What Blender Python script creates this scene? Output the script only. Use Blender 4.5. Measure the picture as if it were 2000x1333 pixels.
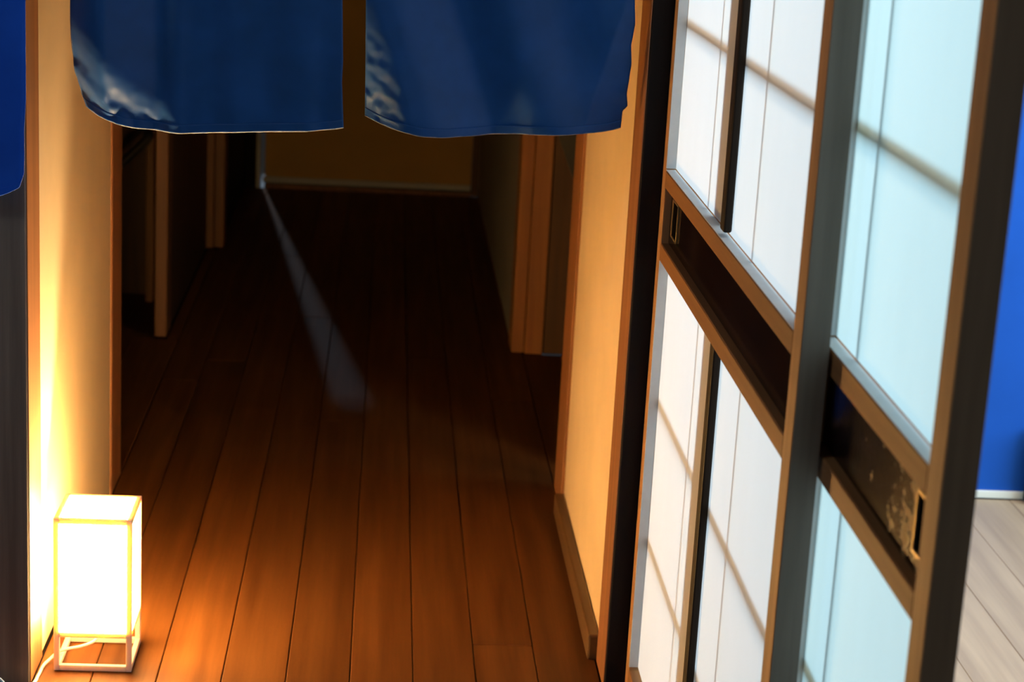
import bpy, bmesh, math, random
from mathutils import Vector, Matrix, noise
random.seed(7)
S = bpy.context.scene
for o in list(bpy.data.objects):
    bpy.data.objects.remove(o, do_unlink=True)
C = S.collection

# ------------------------------------------------------------------ camera, world, lights, exposure
F_PX, H = 3800.0, 1.35
roll, pitch, yaw = math.radians(3.22), math.atan(982/3800), math.atan(280.6/3925)
fwd = Vector((math.sin(yaw)*math.cos(pitch), math.cos(yaw)*math.cos(pitch), -math.sin(pitch)))
rt0 = Vector((math.cos(yaw), -math.sin(yaw), 0)); up0 = rt0.cross(fwd)
xr = rt0*math.cos(roll) + up0*math.sin(roll); yu = -rt0*math.sin(roll) + up0*math.cos(roll)
cd = bpy.data.cameras.new('camera'); cam = bpy.data.objects.new('camera', cd); C.objects.link(cam)
cd.sensor_width = 36; cd.sensor_fit = 'HORIZONTAL'; cd.lens = F_PX/2000*36; cd.clip_start = .05
m = Matrix((xr, yu, -fwd)).transposed().to_4x4(); m.translation = (0, 0, H); cam.matrix_world = m
cd.dof.use_dof = True; cd.dof.focus_distance = 2.75; cd.dof.aperture_fstop = 7.0
S.camera = cam

w = bpy.data.worlds.new('world'); S.world = w; w.use_nodes = True
w.node_tree.nodes['Background'].inputs[0].default_value = (.75, .85, 1, 1)
w.node_tree.nodes['Background'].inputs[1].default_value = .025

def area(name, loc, target, sx, sy, power, col, spread=180):
    d = bpy.data.lights.new(name, 'AREA'); d.shape = 'RECTANGLE'; d.size = sx; d.size_y = sy
    d.energy = power; d.color = col; d.spread = math.radians(spread)
    o = bpy.data.objects.new(name, d); C.objects.link(o); o.location = loc
    o.rotation_euler = (Vector(target)-Vector(loc)).to_track_quat('-Z', 'Y').to_euler()
    return o
# daylight through the side window of the room behind the screens
area('window_daylight', (2.42, 2.55, 1.40), (0, 2.55, .95), 2.4, 1.7, 84, (.62, .88, 1.0))
# unseen fill light, added to warm the side room floor
area('side_room_fill', (1.75, 2.6, 2.34), (1.75, 2.7, 0), .7, .7, 34, (1.0, .82, .60))
# added cool fill for the front room where the camera stands
area('front_room_fill', (-1.25, 1.25, 2.10), (-.10, 2.9, .9), .7, .5, 7, (.82, .92, 1.0))
# daylight behind the far door, falling through the slit beside it
sl = bpy.data.lights.new('slit_daylight', 'SPOT'); sl.energy = 215; sl.color = (.62, .80, 1); sl.shadow_soft_size = .040
sl.spot_size = math.radians(40); sl.spot_blend = .3
slo = bpy.data.objects.new('slit_daylight', sl); C.objects.link(slo); slo.location = (-.768, 9.6, 3.36)
slo.rotation_euler = (Vector((-.26, 5.9, 0))-Vector(slo.location)).to_track_quat('-Z', 'Y').to_euler()

S.view_settings.view_transform = 'Standard'; S.view_settings.look = 'None'
S.view_settings.gamma = 1; S.view_settings.exposure = 0; S.view_settings.use_curve_mapping = False

# ------------------------------------------------------------------ materials
def mat(name, rough=.5, base=(.5, .5, .5)):
    mt = bpy.data.materials.new(name); mt.use_nodes = True
    b = mt.node_tree.nodes['Principled BSDF']
    b.inputs['Base Color'].default_value = (*base, 1); b.inputs['Roughness'].default_value = rough
    return mt, mt.node_tree, b
def node(nt, t, **kw):
    n = nt.nodes.new(t)
    for k, v in kw.items(): setattr(n, k, v)
    return n
def coords(nt, scale):
    tc = node(nt, 'ShaderNodeTexCoord'); mp = node(nt, 'ShaderNodeMapping')
    mp.inputs['Scale'].default_value = scale
    oi = node(nt, 'ShaderNodeObjectInfo'); ad = node(nt, 'ShaderNodeVectorMath', operation='ADD')
    ml = node(nt, 'ShaderNodeMath', operation='MULTIPLY'); ml.inputs[1].default_value = 37
    nt.links.new(oi.outputs['Random'], ml.inputs[0])
    nt.links.new(tc.outputs['Object'], mp.inputs[0]); nt.links.new(mp.outputs[0], ad.inputs[0]); nt.links.new(ml.outputs[0], ad.inputs[1])
    return ad.outputs[0], oi.outputs['Random'], tc.outputs['Object']
def ramp(nt, fac, stops):
    r = node(nt, 'ShaderNodeValToRGB'); e = r.color_ramp.elements
    e[0].position, e[0].color = stops[0][0], (*stops[0][1], 1); e[1].position, e[1].color = stops[-1][0], (*stops[-1][1], 1)
    for p, c in stops[1:-1]:
        x = e.new(p); x.color = (*c, 1)
    nt.links.new(fac, r.inputs[0]); return r.outputs[0]
def tex(nt, vec, scale, detail=4, rough=.55):
    n = node(nt, 'ShaderNodeTexNoise'); n.inputs['Scale'].default_value = scale
    n.inputs['Detail'].default_value = detail; n.inputs['Roughness'].default_value = rough
    nt.links.new(vec, n.inputs['Vector']); return n.outputs['Fac']
def bump(nt, b, h, strength, dist):
    n = node(nt, 'ShaderNodeBump'); n.inputs['Strength'].default_value = strength; n.inputs['Distance'].default_value = dist
    nt.links.new(h, n.inputs['Height']); nt.links.new(n.outputs[0], b.inputs['Normal'])
def wood(name, dark, light, rough=.45, axis='Z', var=.25, bmp=.25, gs=1.0, spec=.5):
    mt, nt, b = mat(name, rough)
    sc = [38*gs]*3; sc['XYZ'.index(axis)] = 1.7*gs
    v, rnd, _ = coords(nt, sc)
    f = tex(nt, v, 1.0, 6, .6)
    c = ramp(nt, f, [(.32, dark), (.52, tuple((a+q)/2 for a, q in zip(dark, light))), (.7, light)])
    hs = node(nt, 'ShaderNodeHueSaturation')
    mr = node(nt, 'ShaderNodeMapRange'); mr.inputs[3].default_value = 1-var; mr.inputs[4].default_value = 1+var
    nt.links.new(rnd, mr.inputs[0]); nt.links.new(mr.outputs[0], hs.inputs['Value']); nt.links.new(c, hs.inputs['Color'])
    nt.links.new(hs.outputs[0], b.inputs['Base Color'])
    b.inputs['Specular IOR Level'].default_value = spec
    bump(nt, b, f, bmp, .002)
    return mt
M = {}
M['floor'] = wood('floor_wood', (.078, .026, .0055), (.145, .053, .0125), .55, 'Y', .22, .15, spec=.16)
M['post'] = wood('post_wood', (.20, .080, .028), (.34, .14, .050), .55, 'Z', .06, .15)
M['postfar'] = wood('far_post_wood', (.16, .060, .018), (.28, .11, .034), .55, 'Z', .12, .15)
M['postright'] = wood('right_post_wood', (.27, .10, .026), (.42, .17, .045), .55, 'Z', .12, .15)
M['dark'] = wood('dark_wood', (.095, .080, .074), (.18, .152, .14), .6, 'Z', .1, .12, spec=.25)
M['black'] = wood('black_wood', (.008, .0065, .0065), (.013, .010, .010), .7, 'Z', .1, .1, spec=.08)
M['stile'] = wood('screen_frame_wood', (.28, .145, .064), (.43, .235, .105), .6, 'Z', .06, .12, spec=.2)
M['railw'] = wood('screen_rail_wood', (.19, .088, .032), (.29, .14, .054), .6, 'Y', .06, .12, spec=.2)
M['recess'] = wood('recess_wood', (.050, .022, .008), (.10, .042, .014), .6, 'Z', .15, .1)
M['greyfloor'] = wood('grey_floor_wood', (.36, .245, .155), (.54, .38, .24), .45, 'Y', .07, .1, gs=.6)
M['base'] = wood('baseboard_wood', (.075, .038, .014), (.12, .062, .022), .5, 'Y', .05, .1)
M['lampwood'] = wood('pale_lamp_wood', (.76, .68, .60), (.86, .78, .70), .5, 'Z', .03, .1)
b_ = M['lampwood'].node_tree.nodes['Principled BSDF']; b_.inputs['Subsurface Weight'].default_value = .45; b_.inputs['Subsurface Radius'].default_value = (1, .7, .4); b_.inputs['Subsurface Scale'].default_value = .012
M['kumiko'] = wood('lattice_wood', (.44, .32, .20), (.58, .44, .29), .6, 'Z', .05, .1)

def plaster(name, col, amt=.06, rough=.85):
    mt, nt, b = mat(name, rough); v, rnd, _ = coords(nt, (1, 1, 1))
    f = tex(nt, v, 5, 5); g = tex(nt, v, 260, 3)
    nt.links.new(ramp(nt, f, [(.3, tuple(c*(1-amt) for c in col)), (.7, tuple(min(1, c*(1+amt)) for c in col))]), b.inputs['Base Color'])
    bump(nt, b, g, .18, .001); b.inputs['Specular IOR Level'].default_value = .2
    return mt
M['plaster'] = plaster('beige_plaster', (.70, .53, .33))
M['tan'] = plaster('tan_door_paper', (.52, .31, .10))
M['greywall'] = plaster('grey_brown_plaster', (.34, .31, .28))
M['bluewall'] = plaster('blue_wall_paint', (.009, .088, .47), .08)
M['white'] = plaster('white_paint', (.80, .82, .78), .03)
M['ceil'] = plaster('ceiling_plaster', (.30, .27, .23), .03)
M['palegrey'] = plaster('pale_grey_paint', (.50, .52, .54), .04, .5)

def paper(name, col, trans=.49):
    mt = bpy.data.materials.new(name); mt.use_nodes = True; nt = mt.node_tree
    nt.nodes.remove(nt.nodes['Principled BSDF']); out = nt.nodes['Material Output']
    v, rnd, _ = coords(nt, (1, 1, .35)); f = tex(nt, v, 9, 6, .65)
    c = ramp(nt, f, [(.3, tuple(x*.97 for x in col)), (.7, col)])
    d = node(nt, 'ShaderNodeBsdfDiffuse'); t = node(nt, 'ShaderNodeBsdfTranslucent'); mx = node(nt, 'ShaderNodeMixShader')
    mx.inputs[0].default_value = trans
    nt.links.new(c, d.inputs[0]); nt.links.new(c, t.inputs[0])
    nt.links.new(d.outputs[0], mx.inputs[1]); nt.links.new(t.outputs[0], mx.inputs[2]); nt.links.new(mx.outputs[0], out.inputs[0])
    return mt
M['paper'] = paper('shoji_paper', (.80, .81, .84))
M['paper_lit_cool'] = paper('cool_lit_shoji_paper', (.73, .94, 1.0))  # cyan of the cooler backlight put into the nearer screen's paper colour

def emit(name, col, st):
    mt = bpy.data.materials.new(name); mt.use_nodes = True; nt = mt.node_tree
    b = nt.nodes['Principled BSDF']; b.inputs['Base Color'].default_value = (.9, .85, .75, 1)
    b.inputs['Emission Color'].default_value = (*col, 1); b.inputs['Emission Strength'].default_value = st
    return mt
M['shade'] = emit('lamp_shade_paper', (1, .585, .20), 108)
M['shade_low'] = emit('lamp_base_paper', (1, .60, .22), 11)
M['bulb'] = emit('lamp_bulb_glow', (1, .70, .34), 5300)

mt, nt, b = mat('noren_cloth', .48); M['cloth'] = mt
v, rnd, raw = coords(nt, (1, 1, 1))
f = tex(nt, v, 14, 5)
nt.links.new(ramp(nt, f, [(.3, (.004, .043, .165)), (.7, (.006, .056, .225))]), b.inputs['Base Color'])
mp = node(nt, 'ShaderNodeMapping'); mp.inputs['Scale'].default_value = (260, 1, 1500); nt.links.new(raw, mp.inputs[0])
bump(nt, b, tex(nt, mp.outputs[0], 1, 2), .12, .0006)
b.inputs['Specular IOR Level'].default_value = .17
b.inputs['Sheen Weight'].default_value = .04; b.inputs['Sheen Roughness'].default_value = .4; b.inputs['Sheen Tint'].default_value = (.8, .85, 1, 1)
mt, nt, b = mat('bright_blue_cloth', .7, (.008, .075, .42)); M['cloth_bright'] = mt; b.inputs['Specular IOR Level'].default_value = .1
v, rnd, raw = coords(nt, (1, 1, 1))
nt.links.new(ramp(nt, tex(nt, v, 12, 5), [(.3, (.003, .060, .46)), (.7, (.005, .078, .56))]), b.inputs['Base Color'])
b.inputs['Sheen Weight'].default_value = .15

# lacquered kick boards: glossy, one of them flaked at its worn end
def lacquer(name, worn_y=None):
    mt, nt, b = mat(name, .13); v, rnd, raw = coords(nt, (60, 3, 60)); b.inputs['Specular IOR Level'].default_value = .22
    f = tex(nt, v, 1, 5)
    base = ramp(nt, f, [(.3, (.006, .0030, .0028)), (.7, (.014, .0065, .0055))])
    if worn_y is not None:
        sx = node(nt, 'ShaderNodeSeparateXYZ'); nt.links.new(raw, sx.inputs[0])
        mr = node(nt, 'ShaderNodeMapRange'); mr.inputs[1].default_value = worn_y+.30; mr.inputs[2].default_value = worn_y-.01
        mr.inputs[3].default_value = -.19; mr.inputs[4].default_value = .10
        nt.links.new(sx.outputs['Y'], mr.inputs[0])
        mp2 = node(nt, 'ShaderNodeMapping'); mp2.inputs['Scale'].default_value = (70, 45, 70); nt.links.new(raw, mp2.inputs[0])
        ad = node(nt, 'ShaderNodeMath', operation='ADD'); nt.links.new(tex(nt, mp2.outputs[0], 1, 7, .65), ad.inputs[0]); nt.links.new(mr.outputs[0], ad.inputs[1])
        k = ramp(nt, ad.outputs[0], [(.54, (0, 0, 0)), (.575, (1, 1, 1))])
        mx = node(nt, 'ShaderNodeMix', data_type='RGBA'); mx.inputs[7].default_value = (.27, .16, .06, 1)
        nt.links.new(k, mx.inputs[0]); nt.links.new(base, mx.inputs[6]); base = mx.outputs[2]
        bump(nt, b, ad.outputs[0], .35, .003)
        rr = node(nt, 'ShaderNodeMapRange'); rr.inputs[3].default_value = .13; rr.inputs[4].default_value = .6; nt.links.new(k, rr.inputs[0]); nt.links.new(rr.outputs[0], b.inputs['Roughness'])
    else:
        bump(nt, b, f, .15, .002)
    nt.links.new(base, b.inputs['Base Color']); return mt
M['lacquer'] = lacquer('dark_red_lacquer')
def simple(name, col, rough=.5, metal=0):
    mt, nt, b = mat(name, rough); v, rnd, _ = coords(nt, (1, 1, 1))
    nt.links.new(ramp(nt, tex(nt, v, 40, 3), [(.3, tuple(c*.92 for c in col)), (.7, col)]), b.inputs['Base Color'])
    b.inputs['Metallic'].default_value = metal; return mt
M['brass'] = simple('aged_brass', (.42, .30, .15), .4, .8)
M['hole'] = simple('finger_pull_black', (.003, .003, .003), .9); M['hole'].node_tree.nodes['Principled BSDF'].inputs['Specular IOR Level'].default_value = 0
M['cord'] = simple('white_cord_plastic', (.80, .76, .70), .45)
M['bluecord'] = simple('blue_cord_plastic', (.25, .45, .85), .4)
M['rim_light'] = simple('pale_rim_light', (.50, .52, .58), .7)  # lamp-lit rim of the hem put into a pale colour
M['rim_light_dim'] = simple('grey_rim_light', (.20, .20, .26), .7)  # same painted rim light, dimmer, for the right cloth
M['iron'] = simple('dark_iron', (.02, .021, .02), .5)

# ------------------------------------------------------------------ helpers
def link(name, me, mt, parent=None, loc=(0, 0, 0)):
    o = bpy.data.objects.new(name, me); C.objects.link(o); o.location = loc
    if mt: me.materials.clear(); me.materials.append(mt)
    if parent is not None:
        o.parent = parent; o.location = Vector(loc) - parent_loc(parent)
    return o
def parent_loc(p):
    v = Vector(p.location)
    while p.parent: p = p.parent; v = v + Vector(p.location)
    return v
def bm_box(bm, x0, x1, y0, y1, z0, z1, bev=0.0, seg=1):
    vs = [bm.verts.new(p) for p in ((x0,y0,z0),(x1,y0,z0),(x1,y1,z0),(x0,y1,z0),(x0,y0,z1),(x1,y0,z1),(x1,y1,z1),(x0,y1,z1))]
    fs = [bm.faces.new([vs[i] for i in q]) for q in ((0,3,2,1),(4,5,6,7),(0,1,5,4),(1,2,6,5),(2,3,7,6),(3,0,4,7))]
    if bev > 0:
        es = list({e for f_ in fs for e in f_.edges})
        bmesh.ops.bevel(bm, geom=es, offset=bev, segments=seg, profile=.5, affect='EDGES')
def box(name, x0, x1, y0, y1, z0, z1, mt, parent=None, bev=.001, seg=1):
    cx, cy, cz = (x0+x1)/2, (y0+y1)/2, (z0+z1)/2
    bm = bmesh.new(); bm_box(bm, x0-cx, x1-cx, y0-cy, y1-cy, z0-cz, z1-cz, bev, seg)
    me = bpy.data.meshes.new(name); bm.to_mesh(me); bm.free()
    return link(name, me, mt, parent, (cx, cy, cz))
def boxes(name, lst, mt, parent=None, bev=.001, loc=None):
    loc = loc or ((lst[0][0]+lst[0][1])/2, (lst[0][2]+lst[0][3])/2, (lst[0][4]+lst[0][5])/2)
    bm = bmesh.new()
    for b_ in lst: bm_box(bm, b_[0]-loc[0], b_[1]-loc[0], b_[2]-loc[1], b_[3]-loc[1], b_[4]-loc[2], b_[5]-loc[2], bev)
    me = bpy.data.meshes.new(name); bm.to_mesh(me); bm.free()
    return link(name, me, mt, parent, loc)
def struct(o, label=None):
    o['kind'] = 'structure'
    if label: o['label'] = label
    return o
def thing(name, label, cat, loc, group=None):
    o = bpy.data.objects.new(name, None); C.objects.link(o); o.location = loc; o.empty_display_size = .05
    o['label'] = label; o['category'] = cat
    if group: o['group'] = group
    return o
def tag(o, label, cat, group=None):
    o['label'] = label; o['category'] = cat
    if group: o['group'] = group
    return o
def tube(name, pts, r, mt, parent=None, seg=10, res=8):
    """smooth swept tube through pts (Catmull-Rom) as a mesh"""
    P = [Vector(p) for p in pts]; Q = []
    for i in range(len(P)-1):
        a, b_, c, d = P[max(i-1, 0)], P[i], P[i+1], P[min(i+2, len(P)-1)]
        for k in range(res):
            t = k/res
            Q.append(.5*((2*b_) + (c-a)*t + (2*a-5*b_+4*c-d)*t*t + (3*b_-a-3*c+d)*t**3))
    Q.append(P[-1]); o0 = Q[0].copy(); bm = bmesh.new(); rings = []
    for i, q in enumerate(Q):
        tg = (Q[min(i+1, len(Q)-1)]-Q[max(i-1, 0)]).normalized()
        u = tg.cross(Vector((0.13, .31, .94))).normalized(); v_ = tg.cross(u)
        rings.append([bm.verts.new(q-o0+(u*math.cos(6.28318*k/seg)+v_*math.sin(6.28318*k/seg))*r) for k in range(seg)])
    for a, b_ in zip(rings, rings[1:]):
        for k in range(seg):
            fc = bm.faces.new((a[k], a[(k+1) % seg], b_[(k+1) % seg], b_[k])); fc.smooth = True
    bm.faces.new(rings[0][::-1]); bm.faces.new(rings[-1])
    bmesh.ops.recalc_face_normals(bm, faces=bm.faces[:])
    me = bpy.data.meshes.new(name); bm.to_mesh(me); bm.free()
    return link(name, me, mt, parent, o0)
def prism(name, prof, axis0, axis1, mt, parent=None, plane='XZ'):
    """extrude polygon prof (in XZ) from y=axis0 to axis1"""
    bm = bmesh.new(); n = len(prof); cx = sum(p[0] for p in prof)/n; cz = sum(p[1] for p in prof)/n; cy = (axis0+axis1)/2
    a = [bm.verts.new((p[0]-cx, axis0-cy, p[1]-cz)) for p in prof]; b_ = [bm.verts.new((p[0]-cx, axis1-cy, p[1]-cz)) for p in prof]
    bm.faces.new(a); bm.faces.new(b_[::-1])
    for i in range(n): bm.faces.new((a[i], b_[i], b_[(i+1) % n], a[(i+1) % n]))
    bmesh.ops.recalc_face_normals(bm, faces=bm.faces[:])
    me = bpy.data.meshes.new(name); bm.to_mesh(me); bm.free()
    return link(name, me, mt, parent, (cx, cy, cz))

# ------------------------------------------------------------------ room shell
CE = 2.40
fl = struct(box('floor', -1.75, .45, -.8, 7.45, -.08, -.014, M['black']), 'dark stained plank floor of the corridor')
def boards(parent, edges, y_ranges, mt, top=0.0, gap=.0016):
    for x0, x1, cuts in edges:
        for a, b_ in zip(cuts, cuts[1:]):
            dz = random.uniform(-.0008, .0)
            box('floor_board', x0+gap/2, x1-gap/2, a+gap/2, b_-gap/2, top-.0135, top+dz, mt, parent, .0012)
cols = []
for k in range(-15, 5):
    x0 = -.128+.104*k; x1 = x0+.104 if k < 4 else .392
    if k == 4: x0 = .288
    far_cut = {-3: 4.9, -2: 6.2, -1: 5.4, 0: 4.4, 1: 6.5, 2: 5.0, 3: 3.115, 4: 4.62}.get(k, 5.0)
    near_cut = 1.2+.9*((k*7) % 5)/5
    if k >= -3: cuts = [-.7, near_cut, far_cut, 7.41]
    elif k == -4: cuts = [-.7, near_cut, 2.905]; 
    else: cuts = [-.7, near_cut, 2.905]
    cols.append((x0, x1, cuts))
    if k == -4: cols.append((-.531, x1, [2.906, 4.7, 7.41]))
    if k < -4: cols.append((x0, (-.5325 if k == -5 else x1), [3.96, 5.105 if x0 < -.6 and x1 < -.598 else 5.09]))
cols.append((-.564, -.533, [5.107, 6.265]))
boards(fl, cols, None, M['floor'])

fr = struct(box('floor', .51, 2.55, -.8, 4.0, -.08, -.014, M['black']), 'pale grey wooden floor of the side room')
gcols = []; xs = [.512, .63, .775, .915, 1.035, 1.155, 1.268, 1.40, 1.54, 1.68, 1.82, 1.96, 2.10, 2.24, 2.38, 2.54]
for i, (a, b_) in enumerate(zip(xs, xs[1:])): gcols.append((a, b_, [-.7, 1.1+.5*(i % 3), 2.6+.35*(i*5 % 4), 3.985]))
boards(fr, gcols, None, M['greyfloor'], 0, .0004)
struct(box('threshold', .452, .508, -.8, 2.94, -.08, .0, M['dark']))['label'] = 'dark sill that the sliding screens run on'
bpy.data.objects['threshold'].name = 'trim_12'

struct(box('ceiling', -1.75, 2.6, -.8, 7.6, CE, CE+.05, M['ceil']))
struct(box('wall_left', -.60, -.535, 3.015, 3.822, 0, CE, M['plaster']), 'beige plaster wall left of the corridor behind the lamp')
struct(box('trim_1', -.72, -.533, 2.91, 3.015, 0, CE, M['dark'], None, .002))['label'] = 'dark square post left of the doorway beside the lamp'
# brown face board of the left jamb
struct(box('trim_2', -.533, -.5315, 2.913, 3.016, 0, CE, M['post'], None, .0004))
struct(box('trim_3', -.63, -.531, 3.82, 3.958, 0, CE, M['post'], None, .002))
struct(box('wall_front', -1.75, -.72, 2.93, 3.0, 0, CE, M['dark']))
struct(box('wall_right', .397, .445, 3.055, 3.80, 0, CE, M['plaster']), 'orange lit plaster wall on the right of the corridor')
struct(box('trim_4', .3945, .51, 2.945, 3.057, 0, CE, M['black'], None, .002))
struct(box('trim_5', .393, .3945, 2.947, 3.058, 0, CE, M['post'], None, .0004))
struct(box('trim_6', .391, .51, 3.80, 3.957, 0, CE, M['post'], None, .002))
bb = struct(box('baseboard_right', .377, .3968, 3.059, 3.797, 0, .046, M['base'], None, .004, 2))
struct(box('wall_side', .445, .51, 3.057, 3.80, 0, CE, M['white']))
# far right: recess with a board wall, then posts and the grey-brown wall
struct(box('trim_7', .362, .396, 5.09, 5.20, 0, CE, M['postright'], None, .002))
struct(box('trim_8', .397, .446, 5.075, 5.20, 0, CE, M['postright'], None, .002))
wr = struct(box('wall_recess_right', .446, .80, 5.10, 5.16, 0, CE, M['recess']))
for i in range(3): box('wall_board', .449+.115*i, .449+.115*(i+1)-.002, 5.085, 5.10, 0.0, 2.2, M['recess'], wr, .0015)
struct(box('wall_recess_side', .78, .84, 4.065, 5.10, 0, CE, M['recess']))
struct(box('wall_far_right', .366, .43, 5.20, 7.42, 0, CE, M['greywall']))
rf = struct(box('floor', .45, .80, 3.96, 5.10, -.08, -.014, M['black']))
boards(rf, [(.393, .497, [3.96, 5.073]), (.497, .601, [3.96, 5.084]), (.601, .705, [3.96, 5.084]), (.705, .779, [3.96, 5.084])], None, M['floor'])
# left: stair recess, posts
struct(box('trim_9', -.598, -.566, 5.11, 5.22, 0, CE, M['postfar'], None, .002))
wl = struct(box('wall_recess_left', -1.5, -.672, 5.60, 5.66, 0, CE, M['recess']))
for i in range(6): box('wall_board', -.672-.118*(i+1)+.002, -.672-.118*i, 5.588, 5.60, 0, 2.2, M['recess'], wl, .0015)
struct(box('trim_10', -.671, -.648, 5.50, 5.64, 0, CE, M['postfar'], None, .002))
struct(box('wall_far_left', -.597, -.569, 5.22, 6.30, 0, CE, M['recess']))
struct(box('trim_11', -.578, -.546, 6.27, 6.38, 0, CE, M['postfar'], None, .002))
struct(box('trim_13', -.545, -.514, 6.285, 6.40, 0, CE, M['postfar'], None, .002))
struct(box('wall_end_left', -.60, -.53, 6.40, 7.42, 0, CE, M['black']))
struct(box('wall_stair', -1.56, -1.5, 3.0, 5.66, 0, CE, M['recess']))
fl2 = struct(box('floor', -1.5, -.602, 5.10, 7.40, -.08, -.002, M['floor']))
# outer walls of the rooms
struct(box('wall_back', -1.75, 2.6, -.86, -.8, 0, CE, M['ceil']))
struct(box('wall_west', -1.80, -1.75, -.8, 3.0, 0, CE, M['ceil']))
wb = struct(box('wall_blue', .52, 2.55, 4.00, 4.06, 0, CE, M['bluewall']), 'bright blue painted wall at the end of the side room')
struct(box('baseboard_blue', .52, 2.55, 3.990, 4.00, 0, .016, M['white'], None, .001))
struct(boxes('wall_east', [(2.55, 2.6, -.8, 4.06, 0, .35), (2.55, 2.6, -.8, 4.06, 2.15, CE), (2.55, 2.6, -.8, .9, .35, 2.15), (2.55, 2.6, 3.7, 4.06, .35, 2.15)], M['white']))
struct(box('trim_14', 1.430, 1.52, 3.95, 3.988, 0, .17, M['iron'], None, .003))
bpy.data.objects['trim_14'].name = 'tmp_post'
o = bpy.data.objects['tmp_post']; del o['kind']; o.name = 'floor_box'
tag(o, 'dark object at the foot of the blue wall at the right edge', 'box')

# header over the doorway and over the screens (above the frame)
struct(box('wall_header', -.533, .3945, 2.93, 3.03, 1.86, CE, M['dark']))
struct(box('wall_screen_header', .42, .51, -.8, 2.945, 1.82, CE, M['dark']))

# end wall and far door with slit of daylight at its left edge
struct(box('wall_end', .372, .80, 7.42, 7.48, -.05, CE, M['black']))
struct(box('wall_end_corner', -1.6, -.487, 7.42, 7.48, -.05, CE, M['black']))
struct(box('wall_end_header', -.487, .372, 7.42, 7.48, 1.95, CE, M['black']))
dr = struct(box('door_1', -.455, .338, 7.435, 7.462, .040, 1.95, M['tan']), 'tan sliding door at the far end of the corridor')
box('door_frame', -.486, -.472, 7.40, 7.48, -.013, 1.95, M['palegrey'], dr, .001)
box('door_frame', .340, .372, 7.41, 7.48, 0, 1.95, M['recess'], dr, .001)
box('bottom_rail', -.462, .338, 7.425, 7.470, .018, .041, M['palegrey'], dr, .001)
box('sill', -.455, .3395, 7.412, 7.47, -.0135, .014, M['postfar'], dr, .001)
# back yard floor behind the slit
struct(box('floor', -1.2, .6, 7.48, 10, -.08, -.014, M['palegrey']))

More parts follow.
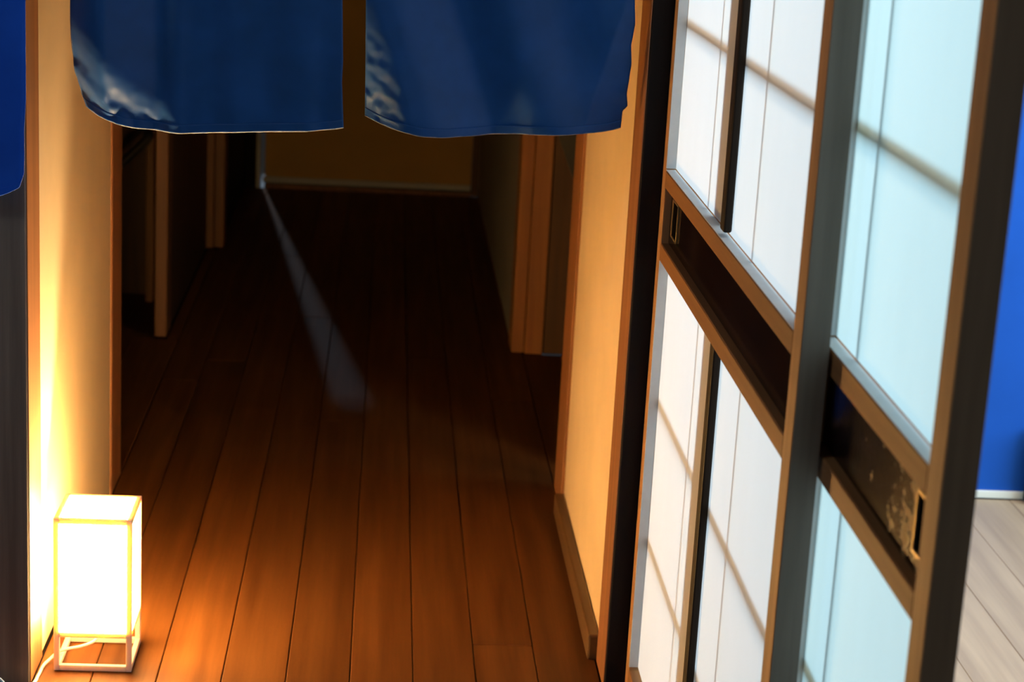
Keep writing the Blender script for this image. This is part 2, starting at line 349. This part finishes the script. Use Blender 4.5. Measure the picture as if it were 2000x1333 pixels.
# ------------------------------------------------------------------ shoji screens
def shoji(label, X, ynear, yfar, zsh, kv, bar, worn, pull_near):
    """X = corridor side plane; frame runs along Y"""
    T = .030; xb = X+T; ztop = 1.80+zsh; sw = .042
    t = thing('shoji_screen', label, 'screen', (X+T/2, (ynear+yfar)/2, 0))
    box('stile', X, xb, ynear, ynear+sw, .004, ztop, M['stile'], t, .0015)
    box('stile_end_shade', X+.0005, xb-.0005, ynear-.0009, ynear-.0001, .006, ztop-.002, M['end_shade'], t, .0003)['label'] = 'thin dark strip painting shade on the stile end'  # strip added over the end face, its dark colour carries the shade
    box('stile', X, xb, yfar-.030, yfar, .004, ztop, M['stile'], t, .0015)
    y0, y1 = ynear+sw, yfar-.030
    z = lambda v_: v_+zsh
    up = box('rail', X, xb, y0, y1, z(.846), z(.873), M['railw'], t, .0015)
    lo = box('rail', X, xb, y0, y1, z(.733), z(.760), M['railw'], t, .0015)
    box('rail', X, xb, y0, y1, .004, .05, M['railw'], t, .0015); box('rail', X, xb, y0, y1, ztop-.05, ztop, M['railw'], t, .0015)
    kb = box('kick_board', X+.012, X+.022, y0, y1, z(.760), z(.846), lacquer('flaked_lacquer', (y0-y1)/2) if worn else M['lacquer'], t, .0008)
    if worn: kb['label'] = 'dark lacquered board with flaked paint at its near end'
    # finger pull
    py = (y0+.012, y0+.052) if pull_near else (y1-.085, y1-.035)
    zz = (z(.780), z(.832))
    g = .0028
    fp = boxes('finger_pull', [(X+.0095, X+.0125, py[0]-g, py[0], zz[0]-g, zz[1]+g), (X+.0095, X+.0125, py[1], py[1]+g, zz[0]-g, zz[1]+g),
                          (X+.0095, X+.0125, py[0], py[1], zz[1], zz[1]+g), (X+.0095, X+.0125, py[0], py[1], zz[0]-g, zz[0])], M['brass'], t, .0004)
    box('pull_hole', X+.0110, X+.0125, py[0], py[1], zz[0], zz[1], M['hole'], fp, .0002)
    # papers: one sheet above, one below, overlapping stiles and rails a little
    for za, zb in ((z(.876), ztop-.055), (.055, z(.7325))):
        pb = bmesh.new(); ny, nz = 24, 30; ya, yb = y0+.002, y1+.006
        xc = X+.0155; cy, cz = (ya+yb)/2, (za+zb)/2; vs = {}
        for i in range(ny+1):
            for j in range(nz+1):
                yy = ya+(yb-ya)*i/ny; z_ = za+(zb-za)*j/nz
                d = noise.noise(Vector((yy*7+X*50, z_*5, 3.1)))*.0007
                vs[i, j] = pb.verts.new((d, yy-cy, z_-cz))
        for i in range(ny):
            for j in range(nz):
                fc = pb.faces.new((vs[i, j], vs[i, j+1], vs[i+1, j+1], vs[i+1, j])); fc.smooth = True
        me = bpy.data.meshes.new('paper'); pb.to_mesh(me); pb.free()
        link('paper', me, M['paper_lit_cool'] if worn else M['paper'], t, (xc, cy, cz))
        # ledge strip and side strip where the paper is folded over the frame wood
        if za > .5: box('paper_edge', X+.0004, X+.0150, y0+.001, y1, z(.8731), z(.8742), M['edge'], t, .0003)
        box('paper_edge', X+.0004, X+.0150, y1-.0013, y1-.0001, za, zb, M['edge'], t, .0003)
        # lattice behind the paper
        for yk in kv: box('kumiko', X+.0180, X+.0300, yk-.0020, yk+.0020, za, zb, M['kumiko'], t, .0005)
        for zk in ((1.097, 1.323, 1.549) if za > .5 else (.508, .276)):
            box('kumiko', X+.0235, X+.0325, y0, y1, zk+zsh-.007, zk+zsh+.007, M['kumiko'], t, .0005)
        if bar:
            box('centre_bar', X+.0035, X+.0148, bar[0], bar[1], za+.004 if za > .5 else za, zb, M['bar'], t, .003, 2)
            box('kumiko', X+.0235, X+.0325, bar[1]+.050, bar[1]+.118, za, zb, M['kumiko'], t, .0005)
    return t
M['edge'] = simple('grey_paper_edge', (.66, .69, .71), .8)
M['end_shade'] = wood('stile_end_shade_wood', (.13, .108, .088), (.20, .166, .138), .65, 'Z', .06, .12, spec=.15)  # darker wood colour painting the shade on the stile ends
M['bar'] = wood('dark_bar_wood', (.014, .010, .007), (.026, .017, .011), .6, 'Z', .05, .1, spec=.12)
shoji('paper sliding screen with a dark centre bar next to the doorway post', .428, 1.885, 2.943, 0.0, (2.598, 2.260), (2.400, 2.428), False, False)
shoji('nearer paper sliding screen with a flaked lacquer board, at the right', .462, 1.478, 1.975, -.0105, (1.853,), None, True, True)

# ------------------------------------------------------------------ noren curtains
def lerp_pts(pts, t, key=0, val=1):
    p = sorted(pts, key=lambda q: q[key])
    if t <= p[0][key]: return p[0][val]
    for a, b_ in zip(p, p[1:]):
        if t <= b_[key]:
            k = (t-a[key])/max(1e-9, b_[key]-a[key]); return a[val]+(b_[val]-a[val])*k
    return p[-1][val]
def sm(a, b_, x):
    t = min(1, max(0, (x-a)/(b_-a))); return t*t*(3-2*t)
def curtain(name, label, mt, Y, Lp, Rp, Hp, fold, group=None, top=1.72, nu=130, nv=150, hem=True, edge=None):
    """Lp/Rp: (z, x) side edges, Hp: (u, z) hem; fold(u, v, x, z) -> depth offset"""
    x_mid = (lerp_pts(Lp, 1.4)+lerp_pts(Rp, 1.4))/2
    t = thing(name, label, 'curtain', (x_mid, Y, top), group)
    def pos(u, s):
        zb = lerp_pts(Hp, u); z_ = top+(zb-top)*s
        x = lerp_pts(Lp, z_)*(1-u)+lerp_pts(Rp, z_)*u
        return Vector((x, Y+fold(u, s, x, z_), z_))
    def sheet(nm, s0, s1, nv_, off, th, par):
        bm = bmesh.new(); g = {}
        for j in range(nv_+1):
            q = j/nv_; s = s0+(s1-s0)*(1-(1-q)**1.9 if s0 == 0 else q)
            for i in range(nu+1):
                p = pos(i/nu, s); p.y += off; g[i, j] = bm.verts.new(p-Vector((x_mid, Y, top)))
        for j in range(nv_):
            for i in range(nu):
                fc = bm.faces.new((g[i, j], g[i, j+1], g[i+1, j+1], g[i+1, j])); fc.smooth = True
        me = bpy.data.meshes.new(nm); bm.to_mesh(me); bm.free()
        o = link(nm, me, mt, par, (x_mid, Y, top))
        md = o.modifiers.new('thickness', 'SOLIDIFY'); md.thickness = th; md.offset = 0
        return o
    c = sheet('cloth', 0, 1, nv, 0, .0011, t)
    if hem: sheet('hem', .985, 1.001, 6, -.0011, .0009, t)
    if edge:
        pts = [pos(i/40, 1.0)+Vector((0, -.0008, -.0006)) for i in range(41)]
        tube('hem_rim_light', pts, .0009, M[edge], t, 6, 3)['label'] = 'pale line along the hem painting its lamp-lit rim'  # thin tube added to stand in for lamp light catching the hem
    return t
def wr_(x, z, s, a): return noise.noise(Vector((x*s, z*s, a)))

LL = [(.9188, -.4575), (.9339, -.4658), (.9681, -.4726), (1.0062, -.4747), (1.0818, -.473), (1.72, -.468)]
LR = [(.9114, -.0634), (.9796, -.068), (1.0105, -.0674), (1.1018, -.0712), (1.72, -.075)]
LHx = [(-.4575, .9188), (-.4407, .9096), (-.414, .9015), (-.3796, .893), (-.349, .8905), (-.3144, .889), (-.2569, .8932), (-.1799, .8983), (-.1182, .9027), (-.0796, .9076), (-.0634, .9114)]
LH = [((x+.4575)/.3941, z) for x, z in LHx]
def smooth_tab(tab, x, w):
    return sum(lerp_pts(tab, x+w*o) for o in (-1, -.5, 0, .5, 1))/5
def fold_l(u, s, x, z):
    k = sm(.25, .9, s)
    y = 0
    # crisp pressed creases at x = -.345 and -.178
    y += 1.7*k*smooth_tab(((-.475, .024), (-.448, .008), (-.425, .0), (-.345, .030), (-.318, .0235), (-.300, .0265), (-.262, .027), (-.235, .0225), (-.178, .025), (-.150, .0225), (-.12, .0208), (-.095, .0215), (-.063, .018)), x, .008)
    # left bottom corner swings back and wrinkles, the hem itself stays upright
    d = (x+.475)*.80+(z-.889)*.80        # distance from the corner along the diagonal
    wz = wr_(x*1.3, z*.2, 30, 2.0)
    zz = max(z, lerp_pts(LHx, x)+.013+.016*wz)
    dd = (x+.475)*.80+(zz-.889)*.80
    c = sm(.150, -.03, dd)
    y += .095*c*k
    y += k*sm(.17, .03, dd)*(.012*wr_(x*.8+zz*.8, (zz-x)*.25, 36, 2.0)+.004*wr_(x, zz, 70, 5.0))
    y += .003*sm(.955, 1, s)*wr_(x, 0, 38, 7.7) + .003*k*wr_(x*1.2, z*.25, 13, 1.3)
    return y-.030
curtain('noren_curtain', 'dark blue noren cloth hanging left of the slit, its lower left corner curled', M['cloth'], 2.948, LL, LR, LH, fold_l, edge='rim_light')

RL = [(.9254, -.0321), (1.0044, -.0334), (1.1036, -.0361), (1.72, -.042)]
RR = [(.9233, .3656), (.9493, .3654), (.9575, .3727), (.977, .3697), (1.0239, .3727), (1.0547, .369), (1.0856, .3723), (1.1237, .3675), (1.72, .36)]
RHx = [(-.0321, .9254), (-.0101, .9178), (.0095, .9132), (.0369, .9082), (.0526, .905), (.0917, .9037), (.1464, .9054), (.1933, .9091), (.2716, .9127), (.3344, .9172), (.354, .9196), (.3656, .9233)]
RH = [((x+.0321)/.3977, z) for x, z in RHx]
def fold_r(u, s, x, z):
    k = sm(.25, .9, s)
    y = 0
    # broad diagonal folds falling from upper left to lower middle
    q = x-.015-(1.10-z)*.36
    y += 1.7*k*smooth_tab(((-.12, -.012), (-.03, -.006), (.0, -.004), (.075, .022), (.10, .021), (.16, .009), (.19, .010), (.235, .016), (.27, .016), (.33, .006), (.42, -.002)), q, .012)
    y += k*.10*max(0, .02-x)
    wz = wr_(x*1.3, z*.2, 36, 12.0)
    zz = max(z, lerp_pts(RHx, x)+.010+.014*wz)
    d = (x+.034)*1.25+(zz-.905)*.42
    c = sm(.105, -.02, d)*sm(1.20, 1.02, z)
    y += .068*c*k
    y += k*sm(.12, .02, d)*sm(1.15, 1.0, z)*(.010*wr_(x*.7+zz*.9, zz*.3-x*.3, 48, 9.0)+.005*wr_(x, zz, 85, 4.0))
    # right edge turns back
    y += k*.5*max(0, x-(.305+(z-.92)*.25))*sm(1.5, .98, z)
    y += .004*sm(.95, 1, s)*wr_(x, 0, 40, 3.7) + .003*k*wr_(x*1.2, z*.25, 13, 8.3)
    y += .004*sm(.34, .37, x)*wr_(0, z, 45, 2.2)
    return y
curtain('noren_curtain', 'dark blue noren cloth hanging right of the slit, against the orange wall', M['cloth'], 2.948, RL, RR, RH, fold_r, edge='rim_light_dim')
TL = [(.79, -1.02), (1.72, -1.02)]
TR = [(.80, -.545), (.806, -.540), (.816, -.531), (.836, -.525), (.896, -.526), (.941, -.523), (1.72, -.522)]
TH = [(0, .79), (.90, .793), (.94, .797), (.965, .801), (.985, .807), (1, .815)]
def fold_t(u, s, x, z):
    c = sm(.09, 0, (-.525-x)+(z-.80)*1.0)
    return .010*math.sin(u*17)*s*.5 - .014*c + .003*wr_(x, z*.4, 18, 5)
curtain('noren_curtain', 'brighter blue noren cloth at the left edge, hanging lower in front of the dark post', M['cloth_bright'], 2.868, TL, TR, TH, fold_t, nu=60, nv=90)
# rods (above the frame)
rd = tag(tube('curtain_rod', [(-.54, 2.955, 1.725), (-.07, 2.955, 1.725), (.40, 2.955, 1.725)], .009, M['bar']), 'dark rod carrying the two noren cloths over the doorway', 'rod')
rd2 = tag(tube('curtain_rod', [(-1.10, 2.872, 1.725), (-.80, 2.872, 1.725), (-.50, 2.872, 1.725)], .009, M['bar']), 'dark rod carrying the bright blue cloth at the left', 'rod')

# ------------------------------------------------------------------ floor lamp
lx0, lx1, ly0, ly1, lz = -.5035, -.379, 2.960, 3.084, .262
b8 = .0088
lamp = thing('floor_lamp', 'glowing square paper floor lamp with pale wooden frame on the plank floor', 'lamp', ((lx0+lx1)/2, (ly0+ly1)/2, 0))
for x in (lx0, lx1-b8):
    for y in (ly0, ly1-b8):
        box('frame_post', x, x+b8, y, y+b8, .0008, lz, M['lampwood'], lamp, .0008)
for z0, z1 in ((.0008, .0105), (.059, .068), (lz-b8, lz)):
    for y in (ly0, ly1-b8): box('frame_rail', lx0+b8, lx1-b8, y+.0002, y+b8-.0002, z0, z1, M['lampwood'], lamp, .0008)
    for x in (lx0, lx1-b8): box('frame_rail', x+.0002, x+b8-.0002, ly0+b8, ly1-b8, z0, z1, M['lampwood'], lamp, .0008)
i0, i1, j0, j1 = lx0+b8, lx1-b8, ly0+b8, ly1-b8
p = .0012
box('shade_panel', i0, i1, ly0+.004, ly0+.004+p, .068, lz-b8, M['shade'], lamp, 0)
box('shade_panel', i0, i1, ly1-.004-p, ly1-.004, .068, lz-b8, M['shade'], lamp, 0)
box('shade_panel', lx0+.004, lx0+.004+p, j0, j1, .068, lz-b8, M['shade'], lamp, 0)
box('shade_panel', lx1-.004-p, lx1-.004, j0, j1, .068, lz-b8, M['shade'], lamp, 0)
bmb = bmesh.new(); bmesh.ops.create_uvsphere(bmb, u_segments=20, v_segments=12, radius=.02)
meb = bpy.data.meshes.new('bulb'); bmb.to_mesh(meb); bmb.free(); link('bulb', meb, M['bulb'], lamp, ((lx0+lx1)/2, (ly0+ly1)/2, .135))
tube('socket', [((lx0+lx1)/2, (ly0+ly1)/2, .0646), ((lx0+lx1)/2, (ly0+ly1)/2, .09), ((lx0+lx1)/2, (ly0+ly1)/2, .116)], .012, M['cord'], lamp)
box('shade_base', i0, i1, j0, j1, .0625, .0645, M['shade_low'], lamp, 0)
tube('cord', [(-.439, 3.024, .063), (-.439, 3.023, .045), (-.446, 3.018, .030), (-.466, 3.012, .022), (-.490, 3.006, .0185), (-.504, 3.001, .0145), (-.515, 2.992, .006), (-.522, 2.970, .004), (-.5235, 2.935, .004), (-.528, 2.895, .004), (-.56, 2.85, .004), (-.62, 2.80, .004)], .0027, M['cord'], lamp)
tag(tube('blue_cable', [(-.68, 2.86, .004), (-.635, 2.868, .020), (-.600, 2.880, .0265), (-.580, 2.885, .021), (-.569, 2.885, .010), (-.5695, 2.875, .0035), (-.59, 2.83, .003), (-.66, 2.76, .003)], .0023, M['bluecord']), 'light blue cable looping over the floor at the lower left corner', 'cable')

# ------------------------------------------------------------------ stair rail and sloping board in the dark
tag(tube('handrail', [(-1.10, 5.40, .05), (-.743, 5.40, .40), (-.655, 5.40, .488), (-.45+-.21, 5.42, .50)], .012, M['iron']), 'dark handrail climbing in the left side opening', 'handrail')
tag(prism('sloping_beam', [(.410, .675), (.446, .585), (.60, .20), (.66, .20), (.66, 1.2), (.42, 1.2)][:2] + [(.60, .23), (.60, .675)], 4.60, 4.62, M['iron']), 'dark sloping panel behind the right inner post', 'panel')
